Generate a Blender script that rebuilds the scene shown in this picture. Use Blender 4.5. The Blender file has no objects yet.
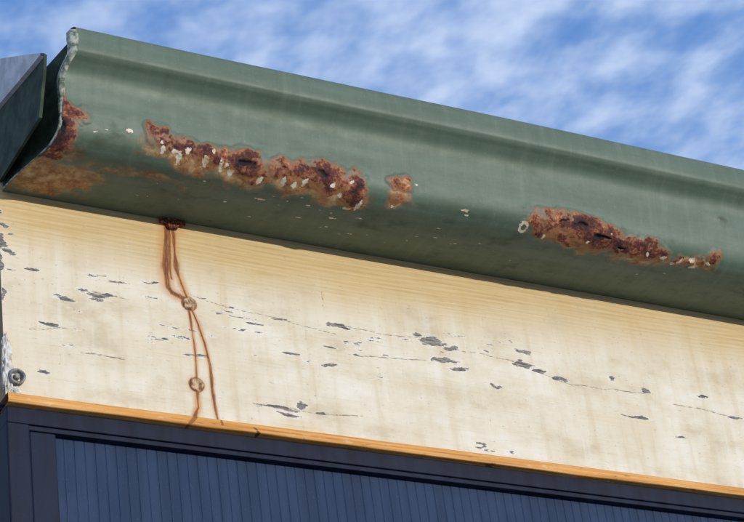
import bpy, math, numpy as np
from mathutils import Matrix, Vector

# ------------------------------------------------------------------ helpers
def hsh(ix, iy, seed):
    n = (ix.astype(np.int64)*374761393 + iy.astype(np.int64)*668265263 + seed*974634777) & 0xffffffff
    n = ((n ^ (n >> 13))*1274126177) & 0xffffffff
    n = n ^ (n >> 16)
    return (n & 0xffffff)/float(0xffffff)
def vnoise(x, y, seed=0):
    ix=np.floor(x); iy=np.floor(y); fx=x-ix; fy=y-iy
    fx=fx*fx*(3-2*fx); fy=fy*fy*(3-2*fy)
    a=hsh(ix,iy,seed);b=hsh(ix+1,iy,seed);c=hsh(ix,iy+1,seed);d=hsh(ix+1,iy+1,seed)
    return (a*(1-fx)+b*fx)*(1-fy)+(c*(1-fx)+d*fx)*fy
def fbm(x, y, seed=0, o=4):
    s=0;a=.5;t=0
    for i in range(o):
        s=s+a*vnoise(x*2**i+i*17.3, y*2**i+i*9.1, seed+i); t+=a; a*=.5
    return s/t
def sst(a,b,x):
    t=np.clip((x-a)/(b-a),0,1); return t*t*(3-2*t)
def blobs(X,S,L):
    m=np.zeros_like(X)
    for b in L:
        k=b[4] if len(b)>4 else 1.0
        d=np.sqrt(((X-b[0])/b[2])**2+((S-b[1])/b[3])**2)
        m=np.maximum(m,k*np.clip(1.5-d,0,1.5)/1.0)
    return m
def polyd(X,S,P):
    D=np.full(X.shape,9.0)
    for (a,b) in zip(P[:-1],P[1:]):
        ax,ay=a;bx,by=b;dx=bx-ax;dy=by-ay
        t=np.clip(((X-ax)*dx+(S-ay)*dy)/(dx*dx+dy*dy),0,1)
        D=np.minimum(D,np.hypot(X-ax-t*dx,S-ay-t*dy))
    return D

def link(o,parent=None):
    bpy.context.scene.collection.objects.link(o)
    if parent: o.parent=parent
    return o
def grid_mesh(name, V, attrs, mat, parent=None, smooth=True):
    ny,nx=V.shape[:2]
    me=bpy.data.meshes.new(name)
    me.vertices.add(nx*ny); me.vertices.foreach_set("co",V.reshape(-1).astype(np.float32))
    idx=np.arange(nx*ny).reshape(ny,nx)
    q=np.stack([idx[:-1,:-1],idx[:-1,1:],idx[1:,1:],idx[1:,:-1]],-1).reshape(-1,4)
    n=len(q)
    me.loops.add(n*4); me.loops.foreach_set("vertex_index",q.reshape(-1).astype(np.int32))
    me.polygons.add(n); me.polygons.foreach_set("loop_start",(np.arange(n)*4).astype(np.int32))
    me.polygons.foreach_set("use_smooth",np.full(n,smooth))
    me.update(calc_edges=True)
    for k,a in attrs.items():
        at=me.attributes.new(k,'FLOAT','POINT'); at.data.foreach_set("value",a.reshape(-1).astype(np.float32))
    me.materials.append(mat)
    return link(bpy.data.objects.new(name,me),parent)
def poly_mesh(name, verts, faces, mat, parent=None, smooth=False, bevel=0):
    me=bpy.data.meshes.new(name); me.from_pydata([tuple(v) for v in verts],[],faces); me.update()
    if smooth:
        for p in me.polygons: p.use_smooth=True
    me.materials.append(mat)
    o=link(bpy.data.objects.new(name,me),parent)
    if bevel:
        b=o.modifiers.new("b",'BEVEL'); b.width=bevel; b.segments=2
    return o
def box(name,x0,x1,y0,y1,z0,z1,mat,parent=None,bevel=0):
    v=[(x,y,z) for x in(x0,x1) for y in(y0,y1) for z in(z0,z1)]
    f=[(0,1,3,2),(4,6,7,5),(0,4,5,1),(2,3,7,6),(0,2,6,4),(1,5,7,3)]
    return poly_mesh(name,v,f,mat,parent,bevel=bevel)
def empty(name):
    return link(bpy.data.objects.new(name,None))

class M:
    def __init__(s,name,world=False):
        if world: s.nt=name.node_tree
        else:
            s.m=bpy.data.materials.new(name); s.m.use_nodes=True; s.nt=s.m.node_tree
        s.nt.nodes.clear()
    def n(s,t,**k):
        o=s.nt.nodes.new(t)
        for a,b in k.items(): setattr(o,a,b)
        return o
    def put(s,sock,v):
        if isinstance(v,bpy.types.NodeSocket): s.nt.links.new(v,sock)
        elif isinstance(v,(tuple,list)) and len(v)==3 and sock.type=='RGBA': sock.default_value=(*v,1)
        else: sock.default_value=v
    def attr(s,name): return s.n('ShaderNodeAttribute',attribute_name=name).outputs['Fac']
    def math(s,op,a,b=0.0,c=None,clamp=False):
        o=s.n('ShaderNodeMath',operation=op,use_clamp=clamp); s.put(o.inputs[0],a); s.put(o.inputs[1],b)
        if c is not None: s.put(o.inputs[2],c)
        return o.outputs[0]
    def jit(s,a,noise,k):   # a + (noise-.5)*k
        return s.math('ADD',a,s.math('MULTIPLY',s.math('SUBTRACT',noise,.5),k))
    def pos(s): return s.n('ShaderNodeTexCoord').outputs['Object']
    def mapping(s,v,scale=(1,1,1),rot=(0,0,0),loc=(0,0,0)):
        o=s.n('ShaderNodeMapping'); s.put(o.inputs[0],v); o.inputs['Scale'].default_value=scale; o.inputs['Rotation'].default_value=rot; o.inputs['Location'].default_value=loc
        return o.outputs[0]
    def noise(s,v,scale,detail=3,rough=.55,dist=0):
        o=s.n('ShaderNodeTexNoise'); s.put(o.inputs['Vector'],v); o.inputs['Scale'].default_value=scale
        o.inputs['Detail'].default_value=detail; o.inputs['Roughness'].default_value=rough; o.inputs['Distortion'].default_value=dist
        return o.outputs['Fac']
    def rng(s,v,a,b,c=0.0,d=1.0,smooth=True):
        o=s.n('ShaderNodeMapRange',interpolation_type='SMOOTHSTEP' if smooth else 'LINEAR'); s.put(o.inputs[0],v)
        for i,x in enumerate((a,b,c,d)): s.put(o.inputs[1+i],x)
        return o.outputs[0]
    def mix(s,f,a,b,bt='MIX'):
        o=s.n('ShaderNodeMix',data_type='RGBA',blend_type=bt); s.put(o.inputs[0],f)
        s.put(o.inputs[6],a); s.put(o.inputs[7],b)
        return o.outputs[2]
    def ramp(s,f,stops):
        o=s.n('ShaderNodeValToRGB'); s.put(o.inputs[0],f); e=o.color_ramp.elements
        while len(e)<len(stops): e.new(.5)
        for i,(p,c) in enumerate(stops): e[i].position=p; e[i].color=(*c,1)
        return o.outputs[0]
    def bump(s,h,strength=.5,dist=.001,normal=None):
        o=s.n('ShaderNodeBump'); s.put(o.inputs['Height'],h); o.inputs['Strength'].default_value=strength; o.inputs['Distance'].default_value=dist
        if normal is not None: s.put(o.inputs['Normal'],normal)
        return o.outputs[0]
    def out(s,col,rough=.6,normal=None,metal=0.0,spec=None):
        b=s.n('ShaderNodeBsdfPrincipled'); s.put(b.inputs['Base Color'],col); s.put(b.inputs['Roughness'],rough); s.put(b.inputs['Metallic'],metal)
        if normal is not None: s.put(b.inputs['Normal'],normal)
        if spec is not None: s.put(b.inputs['Specular IOR Level'],spec)
        o=s.n('ShaderNodeOutputMaterial'); s.nt.links.new(b.outputs[0],o.inputs[0])
        return s.m

ZB=2.635      # bottom of fascia
ZT=2.874      # underside of gutter
X0=0.662      # left corner of the house

# ------------------------------------------------------------------ materials
RUSTRAMP=[(.36,(.032,.012,.012)),(.46,(.090,.027,.020)),(.54,(.175,.055,.030)),(.62,(.36,.135,.052)),(.73,(.56,.33,.19))]
def mat_gutter():
    m=M("green_gutter_paint"); p=m.pos()
    nA=m.noise(m.mapping(p,(6,45,45)),1.0,4,.6)      # long streaks
    nB=m.noise(p,85,5,.72)                           # crust
    nC=m.noise(p,330,2,.7)                           # fine
    nD=m.noise(m.mapping(p,(28,45,45)),1.4,4,.65)    # blotches
    nE=m.noise(m.mapping(p,(90,9,9)),1.0,4,.65)      # run-off streaks
    base=m.ramp(nA,[(.3,(.076,.116,.078)),(.5,(.094,.140,.097)),(.7,(.116,.166,.120))])
    base=m.mix(m.rng(nE,.50,.74,0,.38),base,(.155,.195,.148))
    base=m.mix(m.rng(nE,.48,.28,0,.35),base,(.062,.090,.058))
    base=m.mix(m.rng(nC,.58,.76,0,.35),base,(.19,.23,.18))
    base=m.mix(m.rng(nD,.52,.72,0,.3),base,(.078,.108,.066))
    df=m.rng(m.jit(m.attr('dirt'),nD,1.5),.25,1.0,0,.8)
    base=m.mix(df,base,(.055,.064,.035))
    sf=m.rng(m.jit(m.attr('stain'),nD,1.0),.16,.70,0,.92)
    base=m.mix(sf,base,m.ramp(nB,[(.33,(.17,.070,.025)),(.47,(.36,.165,.060)),(.6,(.52,.33,.15)),(.7,(.60,.46,.27))]))
    rat=m.attr('rust'); gate=m.rng(rat,.04,.30)
    ra=m.jit(rat,nB,m.math('MULTIPLY',gate,2.5))
    base=m.mix(m.rng(ra,.08,.46,0,.88),base,(.27,.115,.046))
    rf=m.rng(ra,.44,.60)
    cr=m.math('ADD',m.math('ADD',m.math('MULTIPLY',nC,.45),m.math('MULTIPLY',nD,.65)),m.math('MULTIPLY',m.math('SUBTRACT',.85,ra),.20))
    cr=m.math('SUBTRACT',cr,.05)
    base=m.mix(rf,base,m.ramp(cr,RUSTRAMP))
    hf=m.rng(m.jit(m.attr('hole'),nB,m.math('MULTIPLY',gate,1.8)),.58,.74,0,.95)
    base=m.mix(hf,base,(.012,.008,.008))
    cf=m.rng(m.jit(m.attr('chip'),nC,1.5),.50,.64)
    base=m.mix(cf,base,m.ramp(nB,[(.38,(.50,.36,.22)),(.52,(.66,.60,.46)),(.6,(.70,.64,.55))]))
    h=m.math('MULTIPLY',nB,m.math('ADD',m.math('MULTIPLY',rat,1.5),.12))
    nr=m.bump(h,.7,.0012)
    rough=m.math('ADD',m.math('MULTIPLY',m.math('MAXIMUM',rf,df),.3),m.math('ADD',.40,m.math('MULTIPLY',nD,.25)))
    return m.out(base,rough,nr,spec=.38)

def mat_fascia():
    m=M("weathered_cream_timber_paint"); p=m.pos()
    sep=m.n('ShaderNodeSeparateXYZ'); m.put(sep.inputs[0],p); z=sep.outputs[2]
    b2=m.noise(m.mapping(p,(9,9,16)),1.4,5,.65)
    vs=m.noise(m.mapping(p,(60,60,4)),1.0,3,.6)       # vertical weather streaks
    gn=m.noise(m.mapping(p,(9,60,750)),1.0,3,.6)      # straight grain
    sp=m.noise(m.mapping(p,(120,120,260)),1.0,4,.75)  # speckle
    base=m.ramp(b2,[(.30,(.55,.46,.32)),(.43,(.67,.59,.44)),(.56,(.73,.67,.54)),(.70,(.78,.745,.66))])
    base=m.mix(m.rng(vs,.48,.75,0,.5),base,(.58,.455,.28))
    base=m.mix(m.rng(vs,.48,.28,0,.35),base,(.80,.77,.69))
    warp=m.noise(m.mapping(p,(1.6,2,5)),1.0,1,.5)
    g=m.math('ADD',m.math('MULTIPLY',z,1050),m.math('MULTIPLY',warp,60))
    gl=m.math('ADD',m.math('MULTIPLY',m.math('SINE',g),.5),.5)
    yf=m.rng(m.jit(m.attr('yellow'),b2,1.2),.12,.95,0,.88)
    ycol=m.ramp(m.math('ADD',m.math('MULTIPLY',gl,.10),m.math('MULTIPLY',gn,.90)),[(.25,(.40,.26,.09)),(.48,(.58,.41,.165)),(.72,(.70,.54,.29))])
    base=m.mix(yf,base,ycol)
    base=m.mix(m.rng(gn,.54,.78,0,.42),base,(.46,.365,.24))
    base=m.mix(m.rng(sp,.58,.71,0,.6),base,(.32,.265,.195))
    pn=m.noise(m.mapping(p,(75,75,230)),1.0,5,.72)
    pa=m.jit(m.attr('peel'),pn,1.9)
    edge=m.rng(pa,.34,.54,0,.6)
    base=m.mix(edge,base,(.80,.77,.70))
    pf=m.rng(pa,.55,.63)
    wood=m.ramp(m.math('ADD',m.math('MULTIPLY',gn,.55),m.math('MULTIPLY',sp,.5)),[(.38,(.055,.05,.048)),(.50,(.15,.135,.125)),(.62,(.36,.32,.27))])
    base=m.mix(pf,base,wood)
    cr=m.rng(m.jit(m.attr('crack'),sp,1.5),.48,.75,0,.75)
    base=m.mix(cr,base,(.15,.11,.085))
    hn=m.math('MULTIPLY',m.attr('halo'),m.math('ADD',.45,vs))
    base=m.mix(m.rng(hn,.05,.95,0,.85),base,(.54,.25,.075))
    dn=m.noise(m.mapping(p,(380,380,50)),1.0,4,.7)
    df=m.rng(m.jit(m.attr('drip'),dn,1.7),.25,.88,0,.93)
    base=m.mix(df,base,m.ramp(dn,[(.35,(.055,.018,.010)),(.5,(.17,.048,.016)),(.66,(.42,.17,.05))]))
    h=m.math('ADD',m.math('MULTIPLY',pf,-.5),m.math('MULTIPLY',cr,-.5))
    h=m.math('ADD',h,m.math('MULTIPLY',gn,m.math('ADD',.18,m.math('MULTIPLY',pf,.4))))
    return m.out(base,.65,m.bump(h,.75,.0010),spec=.25)

def mat_trim():
    m=M("oiled_orange_pine"); p=m.pos()
    g=m.noise(m.mapping(p,(6,300,300)),1.0,4,.65); dk=m.noise(m.mapping(p,(45,160,160)),1.0,4,.7)
    base=m.ramp(g,[(.3,(.40,.16,.03)),(.5,(.66,.31,.075)),(.7,(.77,.45,.17))])
    base=m.mix(m.rng(dk,.44,.30,0,.6),base,(.72,.54,.32))
    base=m.mix(m.rng(dk,.58,.72,0,.7),base,(.16,.07,.03))
    da=m.rng(m.jit(m.attr('drip'),dk,.9),.3,.7,0,.85)
    base=m.mix(da,base,(.26,.08,.02))
    base=m.mix(m.rng(m.jit(m.attr('notch'),dk,1.2),.5,.75,0,.9),base,(.05,.028,.015))
    return m.out(base,.6,m.bump(g,.5,.0006),spec=.25)

def mat_navy(name,c1,c2,rough=.5,k=1.0):
    m=M(name); p=m.pos()
    a=m.noise(m.mapping(p,(60,60,5)),1.0,4,.6); b=m.noise(p,12,4,.6); f=m.noise(p,420,1,.6)
    base=m.mix(m.rng(a,.35,.65),c1,c2)
    base=m.mix(m.rng(b,.5,.8,0,.4),base,tuple(x*1.5+.003 for x in c2))
    base=m.mix(m.rng(f,.66,.78,0,.3*k),base,tuple(x*2+.008 for x in c2))
    return m.out(base,rough,m.bump(m.math('ADD',a,m.math('MULTIPLY',f,.3)),.3,.0008),spec=.2)

def mat_simple(name,c1,c2,scale=8,rough=.6,bump=.3,metal=0.0,bd=.001,spec=.4,detail=4):
    m=M(name); p=m.pos(); n=m.noise(p,scale,detail,.65)
    return m.out(m.mix(m.rng(n,.35,.65),c1,c2),rough,m.bump(n,bump,bd),metal,spec)

GUT=mat_gutter(); FAS=mat_fascia(); TRIM=mat_trim()
HEAD=mat_navy("dark_navy_trim",(.0040,.007,.020),(.0075,.013,.033),.6)
CLAD=mat_navy("blue_painted_cladding",(.011,.027,.068),(.018,.038,.090),.6)
GREY=mat_simple("grey_flashing_metal",(.42,.41,.40),(.66,.64,.62),35,.5,.2)
DGREEN=mat_simple("dark_green_metal",(.026,.042,.028),(.060,.085,.055),45,.75,.4,spec=.15)
PALE=mat_simple("worn_green_flange_metal",(.10,.15,.10),(.62,.63,.52),120,.5,.5)
RM=M("rusted_iron"); _p=RM.pos(); _n=RM.noise(_p,420,4,.7); RUST=RM.out(RM.ramp(_n,RUSTRAMP),.85,RM.bump(_n,1,.001),spec=.2)
CAULK=mat_simple("old_white_sealant",(.40,.37,.32),(.74,.72,.67),180,.6,.8,bd=.002)
SCREW=mat_simple("painted_screw_head",(.16,.07,.03),(.60,.43,.24),200,.65,.7)
DARKM=mat_simple("tarnished_metal",(.10,.10,.10),(.35,.34,.32),200,.5,.5)
CONC=mat_simple("concrete_ground",(.28,.26,.23),(.39,.37,.33),2.5,.9,.4,bd=.01)
WALLS=mat_navy("blue_wall_paint",(.03,.045,.10),(.04,.06,.13),.6)
ROOF=mat_simple("green_roof_metal",(.06,.10,.08),(.08,.13,.10),3,.5,.1)

# ------------------------------------------------------------------ fascia board
xs=np.concatenate([np.arange(X0,1.74,.0009),np.linspace(1.741,7.0,900)])
hs=np.linspace(0,.262,290)
Xg,Hg=np.meshgrid(xs,hs)
mm=.001
flakes=[(768,132,18,4.4),(730,119,16,3.6),(712,88,18,3.4),(1047,139,23,4.4),(1160,138,19,9.5),(1182,133,16,5),(1143,144,9,3),(1172,114,25,4.6),(1190,106,16,3.2),
 (1278,125,20,6),(1300,119,13,4),(1284,141,14,4),(1326,112,16,3.6),(1400,126,6,5.5),(981,93,13,2.6),(962,27,28,3.6),(988,33,9,7),(973,20,22,2.6),(1010,24,12,2.4),(1028,87,16,3.2),
 (1422,78,25,3),(1531,119,15,3.2),(1444,114,9,4),(693,148,13,2.6),(905,133,7,2),
 (1570,96,15,2.8),(704,30,10,2.8),(1235,92,10,2.2),(1480,58,13,2.2),(1630,110,14,2.6)]
WX=Xg+.009*(fbm(Xg*60,Hg*60,61,4)-.5); WH=Hg+.010*(fbm(Xg*50,Hg*80,62,4)-.5)
peel=blobs(WX,WH,[(a*mm,b*mm,c*mm*.9,d*mm*.85,.78) for a,b,c,d in flakes])
peel=np.maximum(peel,blobs(Xg+.012*(fbm(Xg*90,Hg*110,63,4)-.5),Hg+.012*(fbm(Xg*90,Hg*110,64,4)-.5),[(.663,.176,.007,.010,.9),(.668,.196,.006,.004,.85),(.664,.150,.004,.014,.85),(.670,.166,.007,.003,.8),(.663,.215,.003,.008,.7),(.674,.186,.005,.002,.75),(.663,.115,.003,.010,.7)]))
rf=fbm(Xg*34,Hg*200,5,4)*sst(.40,.68,fbm(Xg*5,Hg*10,11,2))*sst(.20,.15,Hg)
peel=np.maximum(peel,sst(.55,.80,rf)*.60)
peel=np.maximum(peel,.58*sst(.004,.0,Hg))
cracks=[[(860,152),(899,143),(960,137),(1040,128)],[(745,134),(800,131)],[(1040,141),(1100,137),(1160,141)],[(1290,121),(1340,108),(1400,110),(1450,112)],[(1190,133),(1290,126)],[(1480,104),(1560,98)],[(740,60),(790,58)],[(930,28),(1010,26),(1060,30)],[(1060,104),(1150,112)],[(690,78),(730,86)]]
crack=np.zeros_like(Xg)
for c in cracks:
    c=[(a*mm,b*mm) for a,b in c]
    d=polyd(Xg,Hg+.004*(fbm(Xg*50,Xg*0+1,7)-.5),c); crack=np.maximum(crack,np.clip(1-d/.0012,0,1)*.9)
rk=np.random.RandomState(12)
for i in range(75):
    cx_,ch_,l_=rk.uniform(.68,1.72),rk.uniform(.02,.16),rk.uniform(.008,.030)
    i0,i1=np.searchsorted(xs,[cx_-.006,cx_+.006])
    d=polyd(Xg[:,i0:i1]+.0016*(fbm(Hg[:,i0:i1]*150,Hg[:,i0:i1]*0+i,i)-.5),Hg[:,i0:i1],[(cx_,ch_),(cx_+.0015,ch_+l_)])
    crack[:,i0:i1]=np.maximum(crack[:,i0:i1],np.clip(1-d/.0009,0,1)*rk.uniform(.35,.66))
D=[[(849,232),(847,200),(845,172),(845,154),(849,148),(866,141)],[(856,232),(857,205),(857,180),(861,160),(867,141)],[(852,232),(851,205),(850,178),(850,165)],
   [(867,132),(869,110),(870,88),(869,60),(868,48)],[(870,132),(877,112),(882,92),(885,65),(885,40),(888,2),(889,-6)],[(868,34),(868,14),(861,0),(850,-14)]]
W=[.0034,.0024,.0016,.0011,.0014,.0017]
FD=[0,0,.15,.05,0,0]
def drips(X,H):
    dr=np.zeros_like(X);ha=np.zeros_like(X)
    wx=.0011*(fbm(H*45,X*0+3,21,3)-.5)*2
    for q,(P,w,fd) in enumerate(zip(D,W,FD)):
        d=polyd(X+wx,H,[(a*mm,b*mm) for a,b in P])
        w2=w*(.40+1.3*vnoise(H*60,X*0,31+q))
        dr=np.maximum(dr,(1-fd)*(.8+.2*vnoise(H*35,X*0,91+q))*np.clip(1.25-d/w2*.75,0,1)); ha=np.maximum(ha,np.clip(1-d/(w*4.2),0,1))
    for cx,cy,r in((868,137,8),(868,40,8),(856,236,14)):
        d=np.hypot(X-cx*mm,H-cy*mm); ha=np.maximum(ha,np.clip(1.2-d/(r*1.5*mm),0,1))
        if r<10: dr=np.maximum(dr,np.clip(1.2-abs(d-.0078)/.0020,0,1)*.85)
        else: dr=np.maximum(dr,np.clip(1.2-d/(.012),0,1))
    return dr,ha
drip,halo=drips(Xg,Hg)
yellow=sst(.120,.240,Hg+.03*(fbm(Xg*5,Hg*5,41)-.5))*(1.1-.3*sst(.9,1.5,Xg))
yellow=np.maximum(yellow,.30*sst(.85,.66,Xg))
yellow=np.maximum(yellow,.35*sst(.55,.8,fbm(Xg*9,Hg*16,43,3)))
Y=.0006*(fbm(Xg*3,Hg*3,51)-.5)+.0005*sst(.45,.7,peel)+ .0008*crack
fascia=grid_mesh("fascia_board",np.stack([Xg,Y,ZB+Hg],-1),dict(peel=peel,crack=crack,drip=drip,halo=halo,yellow=yellow),FAS)
box("board_core",X0+.001,7.0,.003,.022,ZB+.0005,ZB+.26,mat_simple("raw_timber",(.2,.13,.07),(.35,.25,.14),40,.8),fascia)
def lathe(name,prof,cx,cz,mat,parent,seg=28,y0=0,wob=.0,cap=True):
    vs=[];fs=[]
    for j,(r,y) in enumerate(prof):
        for i in range(seg):
            a=2*math.pi*i/seg; rr=r*(1+wob*math.sin(3*a+j)+wob*.7*math.sin(5*a+1))
            vs.append((cx+rr*math.cos(a),y0-y,cz+rr*math.sin(a)))
    for j in range(len(prof)-1):
        for i in range(seg):
            fs.append((j*seg+i,j*seg+(i+1)%seg,(j+1)*seg+(i+1)%seg,(j+1)*seg+i))
    if cap: fs.append(tuple(range((len(prof)-1)*seg,len(prof)*seg)))
    return poly_mesh(name,vs,fs,mat,parent,smooth=True)
hd=[(.0078,-.0005),(.0074,.0010),(.0062,.0019),(.0050,.0016),(.0042,.0006),(.0030,.0005),(.0012,.0009)]
lathe("screw_head_upper",hd,.868,ZB+.137,SCREW,fascia,wob=.04)
lathe("screw_head_lower",hd,.868,ZB+.040,SCREW,fascia,wob=.05)
strap=[(.842,.0,ZB+.241),(.871,.0,ZB+.241),(.871,.0,ZB+.233),(.863,.0,ZB+.2315),(.861,0,ZB+.227),(.852,0,ZB+.226),(.849,0,ZB+.232),(.842,.0,ZB+.233)]
vs=[(x,-.0045,z) for x,_,z in strap]+[(x,.001,z) for x,_,z in strap]; k=len(strap)
poly_mesh("rusted_gutter_strap",vs,[tuple(range(k))[::-1],tuple(range(k,2*k))]+[(i,(i+1)%k,k+(i+1)%k,k+i) for i in range(k)],RUST,fascia,bevel=.0008)

def lump(name,c,r,mat,parent,seed,amp=.35,n=40):
    th=np.linspace(0,math.pi,n); ph=np.linspace(0,2*math.pi,2*n)
    P,T=np.meshgrid(ph,th)
    x=np.sin(T)*np.cos(P);y=np.sin(T)*np.sin(P);z=np.cos(T)
    s=1+amp*(fbm(x*3+10,z*3+y*2+10,seed,4)-.5)*2
    return grid_mesh(name,np.stack([c[0]+r[0]*x*s,c[1]+r[1]*y*s,c[2]+r[2]*z*s],-1),{},mat,parent)
seal=empty("corner_sealant_patch")
lump("bead_lower",(.665,.0005,ZB+.022),(.0055,.004,.018),CAULK,seal,3,.5)
lump("bead_middle",(.6645,.0005,ZB+.048),(.0045,.003,.020),CAULK,seal,5,.6)
lump("bead_foot",(.671,.0005,ZB+.005),(.008,.003,.005),CAULK,seal,9,.5)
bolt=empty("ring_bolt")
lathe("ring",[(.0088,-.002),(.0088,.002),(.0078,.0034),(.0064,.0030),(.0058,.0010),(.0052,-.002)],.673,ZB+.019,DARKM,bolt,y0=-.003,wob=.02,cap=False)
lathe("bolt_head",[(.0034,-.002),(.0034,.003),(.0026,.0040),(.001,.0042)],.673,ZB+.019,DARKM,bolt,y0=-.002,seg=6)

# ------------------------------------------------------------------ orange timber strip
tp=[(.003,0.0),(-.0055,-.0003),(-.0066,-.0015),(-.0068,-.0085),(-.006,-.0105),(.003,-.0112),(.018,-.0112)]
tx=np.concatenate([np.arange(X0,1.74,.0015),np.linspace(1.742,7,600)])
tpp=[]
for a,b in zip(tp[:-1],tp[1:]):
    for t in np.linspace(0,1,5,endpoint=False): tpp.append((a[0]+(b[0]-a[0])*t,a[1]+(b[1]-a[1])*t))
tpp.append(tp[-1]); tpp=np.array(tpp)
TX,TI=np.meshgrid(tx,np.arange(len(tpp)))
TY=tpp[TI,0];TZ=tpp[TI,1]
notch=np.zeros_like(TX)
for cx,w,s_ in((.925,.0032,.75),(1.205,.008,.50)):
    notch=np.maximum(notch,s_*np.clip(1.5-abs(TX-cx+(TZ+.005)*.9)/w,0,1)*sst(-.001,-.007,TZ))
TY=TY+.0012*(fbm(TX*12,TZ*100,71)-.5)
TZ2=TZ+.0022*(fbm(TX*9,TX*0,77)-.5)*(TZ<-.006)-.0004
dtr,_=drips(TX,TZ)
trim=grid_mesh("orange_timber_strip",np.stack([TX,TY,ZB+TZ2],-1),dict(drip=dtr,notch=notch),TRIM)

# ------------------------------------------------------------------ gutter
P=[(.004,0.0),(-.03,-.001),(-.06,-.002),(-.085,0.0),(-.095,.004),(-.102,.010),(-.107,.020),(-.110,.035),(-.1125,.055),(-.115,.070),(-.119,.079),(-.126,.086),(-.132,.091),(-.135,.098),(-.135,.118),(-.133,.1235),(-.128,.125),(-.122,.122),(-.121,.112)]
P=np.array(P,float); out=[]; n=len(P)
for i in range(n-1):
    p0=P[max(i-1,0)];p1=P[i];p2=P[i+1];p3=P[min(i+2,n-1)]
    for t in np.linspace(0,1,12,endpoint=False):
        out.append(.5*((2*p1)+(-p0+p2)*t+(2*p0-5*p1+4*p2-p3)*t*t+(-p0+3*p1-3*p2+p3)*t**3))
out.append(P[-1]); pr=np.array(out)
sg=np.r_[0,np.cumsum(np.hypot(*np.diff(pr,axis=0).T))]
su=np.linspace(0,sg[-1],290)
py=np.interp(su,sg,pr[:,0]); pz=np.interp(su,sg,pr[:,1])
S=su-.004
ty=np.gradient(py);tz=np.gradient(pz);ln=np.hypot(ty,tz);ny_,nz_=-tz/ln,ty/ln
gx=np.concatenate([np.arange(.667,1.76,.0010),np.linspace(1.761,7.1,1100)])
GX,GS=np.meshgrid(gx,S)
PY=np.repeat(py[:,None],len(gx),1);PZ=np.repeat(pz[:,None],len(gx),1)
shift=.036*np.clip(-PY/.135,0,1)**1.6
GXr=GX+shift*np.exp(-(GX-.667)/.09)
WXg=GXr+.022*(fbm(GXr*45,GS*45,201,4)-.5); WSg=GS+.024*(fbm(GXr*45,GS*45,207,4)-.5)
R=[(.688,.108,.020,.022,1.3),(.700,.128,.020,.008,1.15),(.690,.090,.026,.010,.95),(.794,.122,.013,.008,.90),(.806,.115,.010,.006,.6),(.826,.119,.018,.007,.8),(.846,.116,.014,.007,.7),(.866,.114,.018,.010,.95),(.884,.118,.014,.007,.7),(.900,.112,.018,.014,1.2),
 (.916,.103,.012,.008,.6),(.942,.114,.016,.010,.95),(.962,.115,.018,.011,.9),(.986,.112,.022,.014,1.2),(1.008,.111,.016,.010,.8),(1.028,.104,.012,.016,1.05),(1.031,.092,.010,.012,.9),(.953,.100,.010,.009,.7),(1.082,.1165,.013,.007,1.0),(1.080,.101,.012,.005,.5),
 (1.258,.101,.014,.009,.75),(1.280,.109,.020,.010,.95),(1.312,.110,.026,.014,1.15),(1.345,.104,.028,.014,1.2),(1.376,.098,.026,.012,1.15),(1.406,.099,.020,.008,1.0),(1.428,.099,.014,.007,.95),(1.30,.095,.03,.008,.7),(1.352,.089,.03,.007,.7),(1.40,.090,.02,.006,.6),
 (1.456,.094,.006,.006,.8),(1.472,.088,.006,.006,.75),(1.508,.103,.010,.009,.65),(1.49,.093,.005,.004,.7)]
rust=blobs(WXg,WSg,[(a[0],a[1],a[2]*1.05,a[3]*1.15,(a[4] if len(a)>4 else 1.0)*.85) for a in R])
rust=rust*(.35+1.12*fbm(GXr*75,GS*95,101,3))
rust=np.maximum(rust,.60*sst(.008,0,GX-.667)*sst(.05,.09,GS)*sst(.17,.13,GS))
H=[(.690,.108,.008,.010,.75),(.900,.112,.010,.005,.78),(.986,.112,.011,.005,.75),(.945,.113,.006,.003,.65),(1.318,.108,.016,.003,.82),(1.350,.101,.018,.0038,.88),(1.378,.096,.010,.003,.75),(1.295,.112,.010,.0015,.7)]
hole=blobs(WXg,WSg,H)
C=[(.729,.112,.003,.003),(.741,.114,.0025,.002),(.766,.119,.004,.004),(.803,.110,.005,.009),(.799,.118,.003,.003),(.824,.103,.004,.012),(.818,.109,.005,.006),(.832,.112,.004,.005),(.852,.103,.005,.010),(.870,.102,.004,.012),(.878,.104,.004,.006),(.884,.096,.004,.008),(.860,.117,.003,.003),
 (.915,.096,.005,.007),(.945,.098,.004,.012),(.958,.096,.005,.006),(.968,.101,.003,.008),(1.000,.104,.004,.004),(1.013,.096,.004,.005),(1.038,.086,.004,.012),(1.028,.078,.006,.004),(1.022,.112,.003,.004),(1.076,.094,.003,.003),(1.166,.102,.0045,.0035),(1.168,.096,.002,.002),
 (1.452,.087,.006,.005),(1.462,.093,.004,.007),(1.478,.095,.005,.006),(1.482,.085,.005,.005),(1.500,.095,.004,.004),(1.436,.094,.006,.005),(1.10,.121,.002,.002),(1.27,.092,.004,.003),(1.415,.094,.004,.004),(1.36,.107,.003,.002),(1.33,.094,.003,.003)]
WX2=GXr+.010*(fbm(GXr*140,GS*140,221,3)-.5); WS2=GS+.012*(fbm(GXr*140,GS*140,227,3)-.5)
chip=blobs(WX2*.6+WXg*.4,WS2*.6+WSg*.4,[(a,b,c*.85,d*.75,.80) for a,b,c,d in C])
rs=np.random.RandomState(4); SP=[]
for i in range(36): SP.append((rs.uniform(.78,1.22),rs.uniform(.03,.085),rs.uniform(.0012,.005),rs.uniform(.0007,.0014),rs.uniform(.4,.72)))
for i in range(16): SP.append((rs.uniform(1.2,1.7),rs.uniform(.01,.085),rs.uniform(.0012,.003),rs.uniform(.0006,.0011),rs.uniform(.35,.55)))
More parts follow.
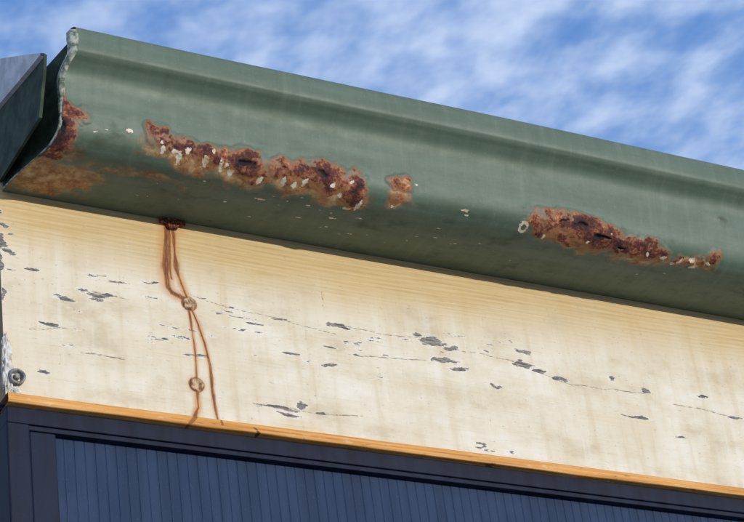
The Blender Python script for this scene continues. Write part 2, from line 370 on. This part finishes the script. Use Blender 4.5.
SP+=[(.93,.068,.007,.0018,.8),(1.02,.058,.006,.0016,.8),(1.05,.066,.004,.0014,.75),(.985,.048,.005,.0014,.7)]
chip=np.maximum(chip,blobs(GXr,GS,SP))
ringd=np.hypot((GXr-1.243)/.0048,(GS-.097)/.0062); chip=np.maximum(chip,.95*np.clip(1.3-abs(ringd-.9)/.45,0,1))
stain=blobs(WXg,WSg,[(.70,.045,.06,.032,.95),(.675,.06,.035,.024,1.0),(.80,.106,.03,.012,.6),(.84,.103,.04,.016,.9),(.89,.098,.04,.017,.95),(.96,.098,.04,.017,.95),(1.01,.094,.034,.018,.95),(1.34,.094,.075,.016,.85),(1.40,.089,.05,.014,.85),(1.08,.102,.020,.014,.8),(1.475,.092,.035,.010,.7),(.70,.02,.05,.016,.7),(.80,.07,.10,.012,.4)])*.80
dirt=sst(.120,.088,GS)*.22+blobs(GXr,GS,[(.80,.11,.12,.024,.5),(.95,.108,.13,.024,.55),(1.34,.105,.13,.024,.5),(1.09,.11,.03,.016,.4),(.70,.10,.05,.03,.5),(1.50,.10,.03,.02,.4),(1.52,.155,.010,.005,.9),(.872,.186,.012,.003,.6)])*.5
dirt=dirt+.25*sst(.45,.75,fbm(GXr*14,GS*30,131))*sst(.14,.10,GS)
rr=sst(.35,.8,rust)
disp=rr*(.0017*fbm(GXr*150,GS*150,141,4)+.0002)-.0028*sst(.55,.9,hole)+.0008*sst(.05,.35,rust)
wavy=.0014*(fbm(GXr*5,GS*8,151,3)-.5)+.0006*np.sin(GXr*9)-.0015*np.exp(-((GXr-1.52)/.02)**2-((GS-.155)/.012)**2)
Yg=PY+np.repeat(ny_[:,None],len(gx),1)*disp+wavy*sst(.02,.09,GS)
Zg=PZ+np.repeat(nz_[:,None],len(gx),1)*disp+.0010*(fbm(GXr*4,GS*0,161,2)-.5)
gut=grid_mesh("rain_gutter",np.stack([GXr,Yg,ZT+Zg],-1),dict(rust=rust,hole=hole,chip=chip,stain=stain,dirt=dirt),GUT)
box("gutter_back",.668,7.1,-.0030,-.0012,ZT+.0015,ZT+.095,DGREEN,gut)
ex=lambda y:.667+.036*min(max(-y/.135,0),1)**1.6
idx=list(range(6,262,6))
vs=[(ex(py[i])+.0035,py[i]+.0006,ZT+pz[i]) for i in idx]+[(.6705,-.004,ZT+.095)]
poly_mesh("end_plate",vs,[tuple(range(len(vs)))],DGREEN,gut)
vs=[];fs=[]
rk=np.random.RandomState(9)
for j,i in enumerate(idx):
    e=ex(py[i]); w=.002+.009*min(1,max(0,(pz[i]-.02)/.08))+.0010*rk.rand()
    vs+= [(e+.001,py[i]-.0008,ZT+pz[i]),(e-w*.5,py[i]-.001+.3*w,ZT+pz[i]+.0005),(e-w*.62,py[i]+.9*w,ZT+pz[i]+.0008)]
for j in range(len(idx)-1):
    for c in(0,1): fs.append((j*3+c,j*3+3+c,j*3+4+c,j*3+1+c))
poly_mesh("folded_end_flange",vs,fs,PALE,gut,smooth=True)

# ------------------------------------------------------------------ house
house=empty("house")
box("door_head_trim",X0+.001,7.0,.0015,.034,ZB-.0290,ZB-.0114,HEAD,house,bevel=.001)
box("door_head_lip",X0+.001,7.0,.0035,.03,ZB-.0345,ZB-.0292,HEAD,house,bevel=.0008)
box("corner_post_outer",X0,.6853,.0005,.05,0,ZB-.0295,HEAD,house,bevel=.0015)
box("corner_post_inner",.6862,.7135,.0045,.05,0,ZB-.0346,HEAD,house,bevel=.0015)
pitch=.0110; cx=[];cy=[]
x=.7135
while x<7.0:
    for dx,dy in((0,0),(.0094,0),(.0099,.0004),(.0104,.0004)):
        cx.append(x+dx);cy.append(.0125+dy)
    x+=pitch
zz=np.array([0,1.2,2.2,ZB-.0300])
CX,CZ=np.meshgrid(np.array(cx),zz); CY=np.repeat(np.array(cy)[None,:],len(zz),0)
grid_mesh("ribbed_wall_cladding",np.stack([CX,CY,CZ],-1),{},CLAD,house,smooth=False)
box("wall_core",X0+.002,6.99,.035,4.9,0,2.63,WALLS,house)
box("eave_block",X0+.002,6.99,.0235,4.9,2.631,2.93,WALLS,house)
rz=lambda y:2.975+(y+.06)*.18
rp=[];x=.675
while x<7.05:
    rp+= [(x,0),(x+.06,0),(x+.075,.024),(x+.10,.024),(x+.115,0)]; x+=.19
rys=[-.05,2.4,4.9]
RX=np.array([[a for a,_ in rp]]*3);RZ=np.array([[rz(y)+b for _,b in rp] for y in rys]);RY=np.array([[y]*len(rp) for y in rys])
grid_mesh("corrugated_metal_roof",np.stack([RX,RY,RZ],-1),{},ROOF,house,smooth=False)
bz=lambda y:2.946+(y+.145)*.18
v=[(.664,-.118,2.885),(.664,-.136,2.930),(.664,-.140,bz(-.140)),(.664,4.9,bz(4.9)),(.664,4.9,2.885)]
vv=v+[(.6672,b,c) for a,b,c in v];k=len(v)
poly_mesh("barge_board",vv,[tuple(range(k)),tuple(range(k,2*k))[::-1]]+[(i,(i+1)%k,k+(i+1)%k,k+i) for i in range(k)],DGREEN,house)
g=[(-.140,2.9460,2.9480),(-.105,2.952,2.972),(-.03,2.967,3.022),(.10,2.990,3.047),(4.9,bz(4.9),bz(4.9)+.065)]
vs=[];fs=[]
for y,a,b in g: vs+=[(.6655,y,a-.002),(.6600,y,a),(.6600,y,b),(.668,y,b+.001),(.70,y,b+.001)] if y>-.05 else [(.6655,y,a-.002),(.6600,y,a),(.6600,y,b),(.664,y,b+.001),(.668,y,b-.001)]
for i in range(len(g)-1):
    for c in range(4): fs.append((i*5+c,i*5+5+c,i*5+6+c,i*5+1+c))
poly_mesh("grey_barge_capping",vs,fs,GREY,house)

# ------------------------------------------------------------------ ground
poly_mesh("ground",[(-400,-400,0),(400,-400,0),(400,400,0),(-400,400,0)],[(0,1,2,3)],CONC)

# ------------------------------------------------------------------ sun, sky
EL,AZ=5,160
sd=Vector((math.sin(math.radians(AZ))*math.cos(math.radians(EL)),math.cos(math.radians(AZ))*math.cos(math.radians(EL)),math.sin(math.radians(EL))))
L=bpy.data.lights.new("sun",'SUN'); L.energy=2.8; L.angle=math.radians(.53); L.color=(1,.94,.85)
so=link(bpy.data.objects.new("sun",L)); so.rotation_euler=sd.to_track_quat('Z','Y').to_euler(); so.location=sd*30
w=bpy.data.worlds.new("World"); bpy.context.scene.world=w; w.use_nodes=True
m=M(w,True)
sky=m.n('ShaderNodeTexSky',sky_type='NISHITA'); sky.sun_disc=False; sky.sun_elevation=math.radians(EL); sky.sun_rotation=math.radians(AZ)
tc=m.n('ShaderNodeTexCoord').outputs['Generated']
sp=m.n('ShaderNodeSeparateXYZ'); m.put(sp.inputs[0],tc)
zc=m.math('MAXIMUM',sp.outputs[2],.06)
cb=m.n('ShaderNodeCombineXYZ'); m.put(cb.inputs[0],m.math('DIVIDE',sp.outputs[0],zc)); m.put(cb.inputs[1],m.math('DIVIDE',sp.outputs[1],zc))
pl=cb.outputs[0]
big=m.noise(m.mapping(pl,(1,1,1),loc=(3.1,1.7,0)),4,3,.5)
rip=m.noise(m.mapping(pl,(1.35,1,1),rot=(0,0,math.radians(20))),17,3,.5,.1)
cl=m.math('ADD',m.math('MULTIPLY',big,.55),m.math('MULTIPLY',rip,.55))
cf=m.rng(cl,.38,.76,0,.80)
blue=m.ramp(sp.outputs[2],[(0.0,(.52,.68,.93)),(.35,(.26,.46,.88)),(.7,(.10,.27,.70)),(1.0,(.06,.18,.55))])
blue=m.mix(1.0,blue,(9.8,9.8,9.8),'MULTIPLY')
skyc=m.mix(.85,sky.outputs[0],blue)
col=m.mix(cf,skyc,(6.9,8.1,10.2))
bg=m.n('ShaderNodeBackground'); m.put(bg.inputs[0],col); bg.inputs[1].default_value=.10
wo=m.n('ShaderNodeOutputWorld'); m.nt.links.new(bg.outputs[0],wo.inputs[0])

# ------------------------------------------------------------------ camera
cam=bpy.data.cameras.new("camera"); cam.sensor_width=36; cam.lens=2169/744*36; cam.clip_end=2000; cam.clip_start=.05
co=link(bpy.data.objects.new("camera",cam))
Rm=Matrix(((.8783,-.1519,-.4537),(-.4618,-.5150,-.7221),(-.1241,.8434,-.5227)))
co.matrix_world=Matrix.Translation((0,-1.75,1.6))@Rm.to_4x4()
bpy.context.scene.camera=co
s=bpy.context.scene.view_settings; s.view_transform='Standard'; s.look='None'; s.exposure=0
